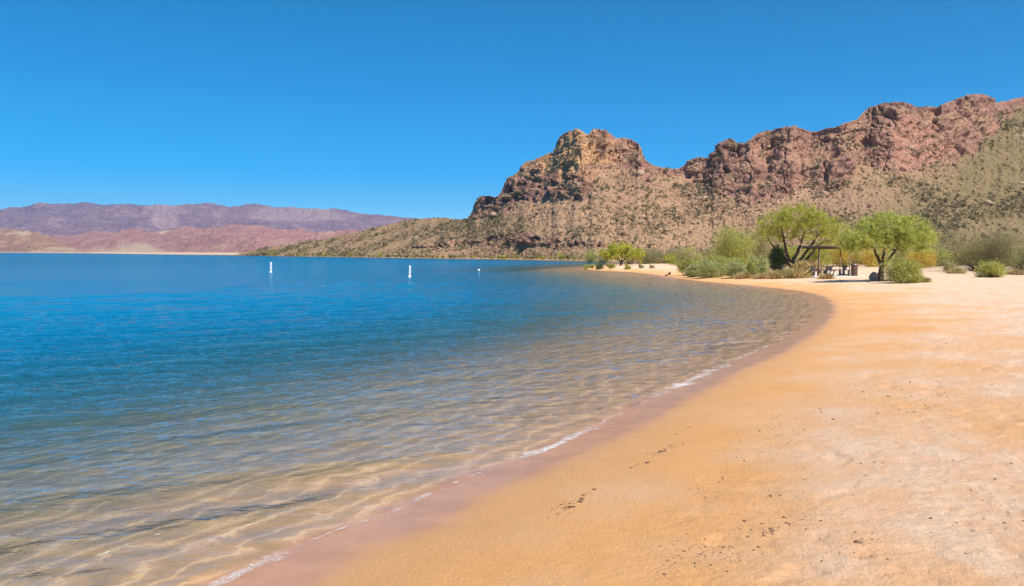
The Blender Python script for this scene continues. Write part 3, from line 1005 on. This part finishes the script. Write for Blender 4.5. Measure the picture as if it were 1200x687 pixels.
print('T trees', time.time() - T0)
G_ = 'shrubs along the beach'
SH = [
 # name, label, px, base py, w, h, material, nclus, nleaf, L, W, depth, droop
 ('tall_bush', 'big feathery mid green bush, the widest bush at the left end of the beach thicket', 846, 317, 74, 52, bush_m, 230, 130, .09, .020, 60, .2),
 ('leaning_bush', 'tall pale tan green bush left of the large yellow green tree', 886, 314, 44, 46, tanb_m, 130, 100, .09, .018, 40, .3),
 ('low_bush', 'dark based green bush at the left tip of the thicket beside the water', 803, 323, 24, 22, bush_m, 70, 110, .07, .02, 30, .3),
 ('low_bush', 'light green bush in front of the tall feathery bush', 832, 325.5, 40, 22, pale_m, 110, 110, .07, .018, 34, .3),
 ('low_bush', 'yellowish green low bush in the middle of the thicket front', 862, 326, 34, 21, pale_m, 100, 100, .07, .018, 28, .3),
 ('low_bush', 'rich green low bush right of the yellowish one in the thicket front', 880, 325, 22, 20, bush_m, 70, 110, .07, .02, 22, .3),
 ('low_bush', 'grass green bush filling the gap behind the light green and yellowish front bushes', 848, 323, 44, 26, bush_m, 120, 110, .07, .02, 30, .3),
 ('low_bush', 'pale green bush between the dark green bush and the tall feathery bush', 890, 322, 30, 24, pale_m, 90, 110, .07, .02, 26, .3),
 ('low_bush', 'short light bush at the waterside between the left tip bush and the light green bush', 816, 324.5, 26, 17, pale_m, 80, 100, .07, .02, 24, .3),
 ('dark_bush', 'dark green bush tight against the left side of the dark splayed trunks', 908, 319, 27, 30, dkg_m, 120, 120, .07, .025, 26, .3),
 ('low_bush', 'pale silvery bush just left of the dark green bush', 893, 325, 18, 14, pale_m, 50, 90, .06, .016, 16, .4),
 ('olive_bush', 'yellow green bush seen between the big tree and the picnic shelter', 958, 316, 42, 34, yel_m, 110, 110, .08, .02, 34, .2),
 ('golden_bush', 'golden flowering bush behind the picnic shelter', 994, 312, 50, 32, gold_m, 150, 110, .08, .02, 34, .2),
 ('golden_bush', 'golden bush behind the trunk of the bright green tree', 1024, 313, 34, 28, gold_m, 100, 100, .08, .02, 30, .2),
 ('golden_bush', 'orange yellow flowering bush right of the bright green tree', 1075, 314, 44, 26, gold_m, 120, 110, .08, .02, 34, .2),
 ('olive_bush', 'dull yellow green bush behind the orange flowering bush', 1096, 311, 50, 34, tanb_m, 120, 100, .09, .02, 40, .2),
 ('round_bush', 'small dense green bush right beside the trunk of the bright green tree', 1060, 332, 48, 29, bush_m, 190, 130, .055, .018, 36, .3),
 ('large_brown_bush', 'large grey brown desert bush with dark base at the right', 1151, 318, 86, 52, olv_m, 300, 110, .075, .014, 70, .2),
 ('round_bush', 'small bright green bush in front of the large grey brown bush', 1159, 325, 42, 20, bush_m, 130, 120, .055, .018, 32, .3),
 ('olive_bush', 'olive green bush cut by the right edge of the view', 1203, 320, 44, 38, tanb_m, 120, 110, .08, .02, 40, .2),
 ('olive_bush', 'thin dry bush at the left foot of the large grey brown bush', 1112, 319, 20, 18, tanb_m, 50, 80, .06, .014, 18, .3),
 ('spit_bush', 'dark green bush at the left end of the far spit shrubs', 690, 309.5, 24, 17, bush_m, 70, 90, .10, .03, 22, .2),
 ('spit_bush', 'grey green bush just left of the small lime yellow tree', 706, 309, 26, 16, tanb_m, 70, 90, .10, .03, 22, .2),
 ('spit_bush', 'olive bush right of the small lime yellow tree', 762, 308, 30, 16, tanb_m, 70, 90, .10, .03, 24, .2),
 ('spit_bush', 'brownish olive bush between the lime tree and the beach thicket', 786, 309, 34, 20, olv_m, 90, 90, .10, .03, 28, .2),
 ('spit_bush', 'tan olive bush touching the left end of the beach thicket', 806, 311, 34, 22, tanb_m, 90, 90, .09, .028, 26, .2),
]
for i, (nm, lb, px, py, w, h, mt, ncl, nl, L_, W_, dp, dr) in enumerate(SH):
    shrub(nm, lb, G_, px, py, w, h, mt, ncl, nl, L_, W_, 100 + i, depth=dp, droop=dr)

bgr = np.random.default_rng(77)
for i, px in enumerate(np.linspace(742, 1212, 34) + bgr.uniform(-6, 6, 34)):
    py = 308.5 + 1.6 * bgr.random() + (px > 1040) * 2.5
    w = bgr.uniform(26, 46)
    shrub('background_bush', 'olive tan bush in the row between the beach trees and the mountain foot', 'bushes in the row behind the beach trees',
          px, py, w, w * bgr.uniform(.36, .56), [tanb_m, olv_m, bush_m, yel_m][int(bgr.choice(4, p=[.42, .25, .18, .15]))], 60, 80, .13, .035, 600 + i, stems=False)

# small tufts on the far spit, bushes along the foot of the hill
for i, (px, py, w, h, mt) in enumerate([(685, 315.2, 8, 6, bush_m), (692, 315.8, 11, 8, bush_m), (702, 315.8, 13, 9, dkg_m), (717, 315.5, 10, 6, yel_m), (737, 315.6, 12, 6, yel_m),
                                        (752, 314.6, 8, 5, tanb_m), (764, 314.6, 7, 4, tanb_m), (712, 312.6, 9, 5, tanb_m)]):
    shrub('spit_tuft', 'small green tuft on the low sand spit reaching into the lake', 'tufts on the sand spit', px, py, w, h, mt, 16, 60, .09, .03, 300 + i, stems=False, cat='plant')
hb_rng = np.random.default_rng(21)
xs_ = np.concatenate([np.linspace(290, 470, 34), np.linspace(478, 680, 34)]) + hb_rng.uniform(-2.4, 2.4, 68)
for i, px in enumerate(xs_):
    k_ = int(np.argmin(np.abs(pxs - px)))
    b = G[3 + int(hb_rng.integers(0, 5)), k_]
    loc = (float(b[0]), float(b[1]) - 1.5, max(.15, float(b[2]) - .4))
    w = hb_rng.uniform(3.2, 8); mt = [tanb_m, yel_m, olv_m, bush_m][int(hb_rng.choice(4, p=[.4, .25, .2, .15]))]
    shrub('shoreline_bush', 'low olive bush at the waterline along the foot of the hills', 'bushes along the far waterline', px, 0, w, w * hb_rng.uniform(.45, .8), mt,
          12, 26, .30, .12, 400 + i, stems=False, loc=loc)

print('T shrubs', time.time() - T0)
# dry grass
def grass_clump(label, px, py, w, h, seed, n=900):
    r = np.random.default_rng(seed)
    bx, by, bz = place(px, py)
    m = by / F
    bx_ = r.normal(0, .42, n) * w * m / 2; by_ = r.normal(0, .45, n) * w * m / 3
    hh = h * m * r.uniform(.35, 1.1, n) * np.exp(-(bx_ / (w * m / 2)) ** 2 * .8)
    lean = r.normal(0, .35, (n, 2)) * hh[:, None]
    ang = r.uniform(0, 3.14, n); wd = .012
    dx, dy = np.cos(ang) * wd, np.sin(ang) * wd
    z0 = np.zeros(n)
    V = np.stack([np.stack([bx_ - dx, by_ - dy, z0], 1), np.stack([bx_ + dx, by_ + dy, z0], 1),
                  np.stack([bx_ + lean[:, 0] * .4 + dx * .7, by_ + lean[:, 1] * .4 + dy * .7, hh * .6], 1),
                  np.stack([bx_ + lean[:, 0], by_ + lean[:, 1], hh], 1)], 1).reshape(-1, 3)
    o = np_mesh('dry_grass_clump', V, np.arange(n * 4).reshape(-1, 4), gras_m)
    o.location = (bx, by, bz - .02)
    tag(o, label, 'grass clump', 'dry grass clumps under the trees')
for i, (px, py, w, h, lb) in enumerate([
        (912, 326.5, 34, 11, 'golden dry grass clump in front of the dark green bush'),
        (932, 326, 34, 13, 'tallest golden dry grass clump below the dark splayed trunks'),
        (950, 325, 26, 11, 'golden dry grass clump left of the picnic tables'),
        (945, 319, 34, 15, 'straw coloured grass clump behind the trunks of the largest tree'),
        (872, 326.5, 22, 8, 'short straw grass clump in front of the thicket'),
        (892, 327, 18, 7, 'short dry grass clump on the sand left of the dark bush'),
        (968, 327, 18, 7, 'low green gold grass clump at the left corner of the picnic slab'),
        (1084, 331, 14, 6, 'small straw grass clump right of the small dense green bush'),
        (1120, 321, 22, 7, 'low dry grass clump by the left foot of the large grey brown bush'),
        (1190, 322, 24, 7, 'low dry grass clump right of the small bright green bush')]):
    grass_clump(lb, px, py, w, h, 700 + i, 1500)

# ------------------------------------------------------------------ picnic place
conc_m = simple_mat('pale_concrete', (.62, .55, .47), (.52, .46, .39), 3, .85, .005)
wood_m = simple_mat('weathered_brown_wood', (.10, .062, .045), (.14, .09, .065), 5, .8, .01)
roof_m = simple_mat('dark_roof_boards', (.085, .055, .045), (.12, .08, .06), 3, .85, .01)
steel_m = simple_mat('brown_painted_steel', (.17, .085, .06), (.13, .07, .05), 5, .55, .004, .5)
rim_m = simple_mat('grey_steel', (.30, .29, .28), (.22, .21, .2), 8, .45, .003, .5, .6)

sx, sy, sz = place(984, 325)
mpp = sy / F
pad = MB().box((0, 0, 0), (62 * mpp, 3.9, .12), bev=.02).build('picnic_slab', conc_m)
pad.location = (sx, sy + 1.8, sz + .03)
tag(pad, 'pale concrete floor slab under the picnic shelter', 'slab')
top = sz + .09
# shelter
sh = empty('picnic_shelter', (sx, sy + 1.9, top))
tag(sh, 'open picnic shelter with a thin flat dark roof on slim posts', 'shelter')
rh = 2.26
MB().box((0, 0, rh + .07), (50 * mpp, 3.2, .12), bev=.02).build('roof', roof_m, sh)
for yy in (-1.63, 1.63): MB().box((0, yy, rh + .05), (50 * mpp + .12, .05, .22)).build('fascia', wood_m, sh)
for xx in np.linspace(-1.15, 1.15, 5): MB().box((xx, 0, rh - .048), (.08, 3.1, .11)).build('roof_beam', wood_m, sh)
for xx, yy in ((14 * mpp, -1.5), (20.5 * mpp, 1.5), (-22 * mpp, -1.5), (-6 * mpp, 1.5)):
    p_ = MB().box((0, 0, (rh - .09) / 2), (.07, .07, rh - .09), bev=.01).build('post', steel_m, sh)
    p_.location = (xx, yy, 0)
    f_ = MB().box((0, 0, .012), (.2, .2, .024)).build('foot_plate', rim_m, p_)


def picnic_table():
    r_ = empty('picnic_table', (0, 0, 0))
    b = MB()
    for k_ in range(5): b.box((0, -.30 + k_ * .15, .745), (1.8, .135, .045), bev=.006)
    b.build('tabletop', wood_m, r_)
    for sgn in (-1, 1):
        b = MB()
        for k_ in range(2): b.box((0, sgn * (.62 + k_ * .14), .45), (1.8, .125, .04), bev=.006)
        b.build('bench', wood_m, r_)
    for xx in (-.62, .62):
        b = MB()
        b.box((xx, 0, .36), (.16, .42, .72), bev=.01).box((xx, 0, .70), (.14, .70, .045))
        for sgn in (-1, 1): b.box((xx, sgn * .69, .215), (.14, .2, .43), bev=.01)
        b.box((xx, 0, .08), (.12, 1.3, .1))
        b.build('leg', conc_m, r_)
    return r_


t0_ = picnic_table()
tag(t0_, 'dark topped picnic table with pale legs, left one under the shelter', 'picnic table', 'picnic tables under the shelter')
t0_.location = (sx - 17 * mpp, sy + 1.1, top)
t1_ = t0_.copy(); COL.objects.link(t1_)
for ch in list(t0_.children):
    c2 = ch.copy(); COL.objects.link(c2); c2.parent = t1_
t1_.location = (sx + 6 * mpp, sy + 1.5, top)
t1_.rotation_euler = (0, 0, .12)
t1_['label'] = 'dark topped picnic table with pale legs, right one beside the brown barrel'

bar = empty('trash_barrel', (sx + 20.5 * mpp, sy + .55, top))
tag(bar, 'dark reddish brown rubbish barrel at the right end of the picnic tables', 'trash barrel')
prof = [(.0, .0), (.24, .0), (.255, .02), (.25, .05), (.25, .27), (.262, .29), (.25, .31), (.25, .55), (.262, .57), (.25, .59), (.25, .84), (.26, .86), (.24, .87), (.23, .84), (.0, .80)]
MB().lathe(prof, sides=24).build('drum', steel_m, bar, smooth=True)
MB().lathe([(.238, .872), (.266, .868), (.272, .90), (.19, .97), (.07, 1.0), (.0, 1.0)], sides=24).build('lid', rim_m, bar, smooth=True)

# boulder by the trunk and two small stones on the sand by the water
def rock(name, label, cat, px, py, size, mat, seed, group=None):
    r = np.random.default_rng(seed)
    bx, by, bz = place(px, py)
    th = np.linspace(0, math.pi, 14); ps = np.linspace(0, 2 * math.pi, 21)[:-1]
    T, Q = np.meshgrid(th, ps, indexing='ij')
    U = np.stack([np.sin(T) * np.cos(Q), np.sin(T) * np.sin(Q), np.cos(T)], -1).reshape(-1, 3)
    w1, e1, c1 = worley(U * 1.7 + seed)
    U = U * (1 + .22 * fbm(U * 1.4 + seed, 3) + .16 * (c1 - .5))[:, None] * np.array(size)
    U[:, 2] = np.maximum(U[:, 2] + size[2] * .55, -.02)
    o = np_mesh(name, U, grid_faces(14, 20, True), mat, smooth=False)
    o.location = (bx, by, bz - .01)
    tag(o, label, cat, group)
bould_m = simple_mat('brown_boulder', (.50, .37, .28), (.36, .26, .2), 3, .9, .03)
dred_m = simple_mat('dark_red_stone', (.17, .045, .035), (.10, .035, .03), 6, .8, .01)
rock('boulder', 'rounded brown boulder against the trunk of the bright green tree', 'boulder', 1024, 329, (.32, .28, .42), bould_m, 5)
rock('stone', 'small upright dark red stone on the far curve of the beach', 'stone', 784.5, 322.3, (.14, .12, .22), dred_m, 6)
rock('stone', 'low dark red stone lying just left of the upright one on the far beach', 'stone', 781, 323.4, (.20, .13, .10), dred_m, 7)

# ------------------------------------------------------------------ buoys
def buoy(label, px, py, scale):
    x_, y_ = gp(px, py, 0)
    white_m = bpy.data.materials.get('white_buoy_plastic') or simple_mat('white_buoy_plastic', (.86, .86, .84), (.80, .80, .78), 3, .4, .002, .5)
    org_m = bpy.data.materials.get('faded_orange_band') or simple_mat('faded_orange_band', (.75, .38, .16), (.7, .4, .2), 3, .5, .002, .5)
    r_ = empty('marker_buoy', (float(x_), float(y_), 0))
    tag(r_, label, 'buoy', 'white marker buoys on the lake')
    a = MB().lathe([(0, -.4), (.15, -.4), (.17, -.3), (.17, .12), (.135, .18), (.115, .26), (.115, 1.16), (.105, 1.21), (.06, 1.245), (0, 1.25)], sides=20)
    a.build('float', white_m, r_, smooth=True)
    MB().lathe([(.1165, .34), (.121, .34), (.121, .39), (.1165, .39)], sides=20).build('band', org_m, r_, smooth=True)
    MB().lathe([(.03, 1.24), (.03, 1.29), (.0, 1.30)], sides=12).build('cap', white_m, r_, smooth=True)
    r_.scale = (scale,) * 3
    r_.rotation_euler = (.03, .04, 0)
buoy('slim white marker buoy, the left and more distant of the tall two', 317.3, 319.6, 1.0)
buoy('slim white marker buoy, the right and nearer of the tall two', 480, 325.2, .92)
bx_, by_ = gp(561, 317.5)
sb = empty('small_buoy', (float(bx_), float(by_), 0)); tag(sb, 'tiny round white float low on the water right of the slim buoys', 'buoy')
MB().lathe([(0, -.12), (.10, -.09), (.17, 0), (.18, .08), (.15, .17), (.08, .23), (0, .24)], sides=16).build('float', bpy.data.materials['white_buoy_plastic'], sb, smooth=True)
MB().lathe([(.035, .235), (.035, .29), (0, .30)], sides=10).build('mooring_eye', rim_m, sb, smooth=True)

# ------------------------------------------------------------------ pebbles, debris and foam
def scatter_world(pts, name, size, mat, flat, seed, label):
    x_, y_ = pts[:, 0], pts[:, 1]
    z_, s_ = ground_h(x_, y_)
    ok = s_ > .9
    C = np.stack([x_, y_, z_], 1)[ok]
    r = np.random.default_rng(seed)
    S = r.lognormal(math.log(size), .6, len(C))
    C[:, 2] += S * .15
    o = blobs(name, C, S, mat, flat, .35, seed)
    tag(o, label, kind='stuff')


t = NT('beach_pebble')
r_ = t.n('NewGeometry').outputs['Random Per Island']
pm = t.done(t.pbsdf(t.mix(r_, (.16, .09, .055), (.42, .28, .19)), .8, spec=.25))
t = NT('dark_debris')
r_ = t.n('NewGeometry').outputs['Random Per Island']
dm = t.done(t.pbsdf(t.mix(r_, (.10, .055, .035), (.26, .15, .09)), .85, spec=.2))
pr = np.random.default_rng(44)
def patch(px, py, rx_, ry_, n, rot=0.0):
    a = pr.normal(size=(n, 2)) * [rx_, ry_]
    c_, s_ = math.cos(rot), math.sin(rot)
    qx = px + a[:, 0] * c_ - a[:, 1] * s_; qy = py + a[:, 0] * s_ + a[:, 1] * c_
    qy = np.clip(qy, 335, 730)
    x_, y_ = gp(qx, qy, .25)
    return np.stack([x_, y_], 1)
pts = np.vstack([patch(845, 632, 34, 14, 170, -.15), patch(820, 655, 40, 14, 90), patch(905, 626, 5, 3, 22), patch(1000, 650, 26, 9, 60), patch(945, 615, 30, 8, 60),
                 patch(930, 500, 40, 16, 260, -.5), patch(1075, 480, 50, 12, 170), patch(1110, 455, 50, 10, 140), patch(1015, 460, 40, 10, 130),
                 patch(1050, 540, 90, 30, 140), patch(1000, 400, 90, 20, 100), patch(1130, 610, 60, 30, 80), patch(860, 560, 60, 20, 110)])
scatter_world(pts, 'beach_gravel', .0045, pm, .6, 8, 'scattered brown pebbles and coarse grit on the dry sand')
pts = np.vstack([patch(776, 516, 12, 2.0, 48, -.42), patch(660, 580, 9, 4.0, 46, -.5), patch(688, 565, 9, 3, 18, -.5), patch(745, 532, 5, 1.5, 8, -.4), patch(803, 492, 9, 1.5, 12, -.5),
                 patch(903, 627, 4, 2.2, 12), patch(1112, 402, 7, 2, 18), patch(1076, 490, 5, 3, 10), patch(1010, 455, 20, 4, 16), patch(1120, 470, 40, 8, 26),
                 patch(1180, 620, 20, 10, 14), patch(1000, 640, 14, 3, 16)])
scatter_world(pts, 'beach_debris', .0068, dm, .45, 9, 'dark bits of driftwood and bark washed onto the sand')

# foam where little waves fold over at the edge
fm = NT('lacy_foam')
fP = fm.pos()
fprof = fm.attr('across')
lace = fm.voro(fm.mapping(fP, (1, 1, .2)), 55, 'DISTANCE_TO_EDGE')
lace2 = fm.voro(fP, 21, 'DISTANCE_TO_EDGE')
fn = fm.noise(fP, 9, 5, .7)
cells = fm.math('ADD', fm.ramp(lace, .10, .02), fm.ramp(lace2, .07, .01), clamp=True)
dens = fm.math('ADD', fprof, fm.math('MULTIPLY', fm.math('SUBTRACT', fn, .5), 2.4))
alpha = fm.math('ADD', fm.math('MULTIPLY', fm.ramp(dens, .15, .55), fm.math('MULTIPLY', cells, .75)), fm.math('MULTIPLY', fm.ramp(dens, .75, 1.3), .7), clamp=True)
fsh = fm.pbsdf((.84, .80, .74), .6, fm.bump(fn, .01), spec=.3)
ftr = fm.n('BsdfTransparent').outputs[0]
foam_m = fm.done(fm.n('MixShader', {0: fm.math('MULTIPLY', alpha, .72), 1: ftr, 2: fsh}).outputs[0])
arc = catmull(curve[(np.hypot(curve[:, 0], curve[:, 1]) < 30) & (curve[:, 1] > 1)], 60)
fV, fF, fA, fn0 = [], [], [], 0
for (pa, pb_, wd, off, k_) in [((150, 742), (335, 646), .10, .06, 1.15), ((470, 592), (572, 549), .07, .10, .8), ((590, 541), (690, 500), .13, .08, 1.2), ((760, 468), (850, 427), .16, .08, 1.25),
                              ((335, 646), (470, 592), .035, .08, .55), ((690, 500), (760, 468), .05, .08, .5), ((850, 427), (925, 391), .08, .06, .6), ((240, 660), (420, 580), .03, -.75, .5), ((60, 700), (250, 615), .03, -1.3, .5)]:
    a = np.array(gp(*pa)); b = np.array(gp(*pb_))
    ia = int(np.argmin(((arc - a) ** 2).sum(1))); ib = int(np.argmin(((arc - b) ** 2).sum(1)))
    seg = arc[min(ia, ib):max(ia, ib) + 1]
    L_ = np.concatenate([[0], np.cumsum(np.linalg.norm(np.diff(seg, axis=0), axis=1))])
    nn = max(8, int(L_[-1] / .02))
    q_ = np.linspace(0, L_[-1], nn)
    cx_, cy_ = np.interp(q_, L_, seg[:, 0]), np.interp(q_, L_, seg[:, 1])
    T_ = np.stack([np.gradient(cx_), np.gradient(cy_)], 1); T_ /= np.linalg.norm(T_, axis=1)[:, None]
    N_ = np.stack([T_[:, 1], -T_[:, 0]], 1)      # towards the land
    Pq = np.stack([cx_, cy_, 0 * cx_], 1)
    o_ = off + .10 * fbm(Pq * 1.1 + 3, 3)
    wv = wd * (.6 + .9 * np.abs(fbm(Pq * 1.7 + 9, 2)) * 2)
    env = np.sin(np.linspace(0, math.pi, nn)) ** .35 * k_ * (.65 + .9 * fbm(Pq * 1.2 + 30, 2))
    M = 9
    cc = np.linspace(-1, 1, M)
    XY = np.stack([cx_, cy_], 1)[:, None] + N_[:, None] * (o_[:, None] + wv[:, None] * cc[None])[..., None]
    gz, _ = ground_h(XY[..., 0], XY[..., 1])
    gz = np.maximum(gz, 0).reshape(nn, M) + .012
    fV.append(np.concatenate([XY, gz[..., None]], 2).reshape(-1, 3)); fF.append(grid_faces(nn, M) + fn0); fn0 += nn * M
    fA.append(((1 - cc[None] ** 2) * env[:, None]).ravel())
fo = np_mesh('foam', np.vstack(fV), np.vstack(fF), foam_m, smooth=True, attrs={'across': np.concatenate(fA)})
tag(fo, 'thin white foam where small waves break along the sand', kind='stuff')

# ------------------------------------------------------------------ haze
t = NT('haze_air')
vol = t.n('VolumePrincipled', {'Color': (.55, .72, 1.0, 1), 'Density': 0.00011, 'Anisotropy': .3})
t.t.links.new(vol.outputs[0], t.out.inputs['Volume'])
hz = MB().box((0, 0, 0), (12400, 12400, 440)).build('haze', t.m)
hz.location = (0, 0, 440 / 2 - 12)
tag(hz, 'thin dry air haze over the lake', kind='stuff')
ground.data.update()

# ------------------------------------------------------------------ sky and sun
EL, AZ = math.radians(58), math.radians(142)
world = bpy.data.worlds.new('World')
scene.world = world
world.use_nodes = True
wn = world.node_tree
wn.nodes.clear()
sky = wn.nodes.new('ShaderNodeTexSky')
sky.sky_type = 'NISHITA'
sky.sun_disc = False
sky.sun_elevation = EL
sky.sun_rotation = AZ
sky.altitude = 200
sky.air_density = .57
sky.dust_density = .04
sky.ozone_density = 8.0
hs = wn.nodes.new('ShaderNodeHueSaturation')
hs.inputs['Saturation'].default_value = 1.40
hs.inputs['Hue'].default_value = .484
bg = wn.nodes.new('ShaderNodeBackground')
bg.inputs['Strength'].default_value = .118
wo = wn.nodes.new('ShaderNodeOutputWorld')
wn.links.new(sky.outputs[0], hs.inputs['Color'])
wn.links.new(hs.outputs[0], bg.inputs['Color'])
wn.links.new(bg.outputs[0], wo.inputs['Surface'])

ld = bpy.data.lights.new('sun', 'SUN')
ld.energy = 4.2
ld.angle = math.radians(.5)
ld.color = (1, .95, .87)
so = bpy.data.objects.new('sun', ld)
COL.objects.link(so)
from mathutils import Vector
sd = Vector((math.sin(AZ) * math.cos(EL), math.cos(AZ) * math.cos(EL), math.sin(EL)))
so.rotation_euler = sd.to_track_quat('Z', 'Y').to_euler()
so.location = (0, 0, 50)

# ------------------------------------------------------------------ camera and render settings
cd = bpy.data.cameras.new('camera')
cam = bpy.data.objects.new('camera', cd)
COL.objects.link(cam)
cam.location = (0, 0, H)
cam.rotation_euler = (math.pi / 2 - PITCH, 0, 0)
cd.sensor_width = 36
cd.lens = 36 * F / PW
cd.clip_start = .05
cd.clip_end = 20000
scene.camera = cam
vs = scene.view_settings
vs.view_transform = 'Standard'
vs.look = 'None'
vs.gamma = 1
vs.exposure = .56
vs.use_curve_mapping = False
cy = scene.cycles
cy.max_bounces = 6
cy.transparent_max_bounces = 16
cy.volume_bounces = 0
cy.caustics_reflective = False
cy.caustics_refractive = False
cy.use_denoising = True
cy.denoising_input_passes = 'RGB_ALBEDO_NORMAL'
cy.denoising_prefilter = 'ACCURATE'
cy.sample_clamp_direct = 5
cy.sample_clamp_indirect = 4
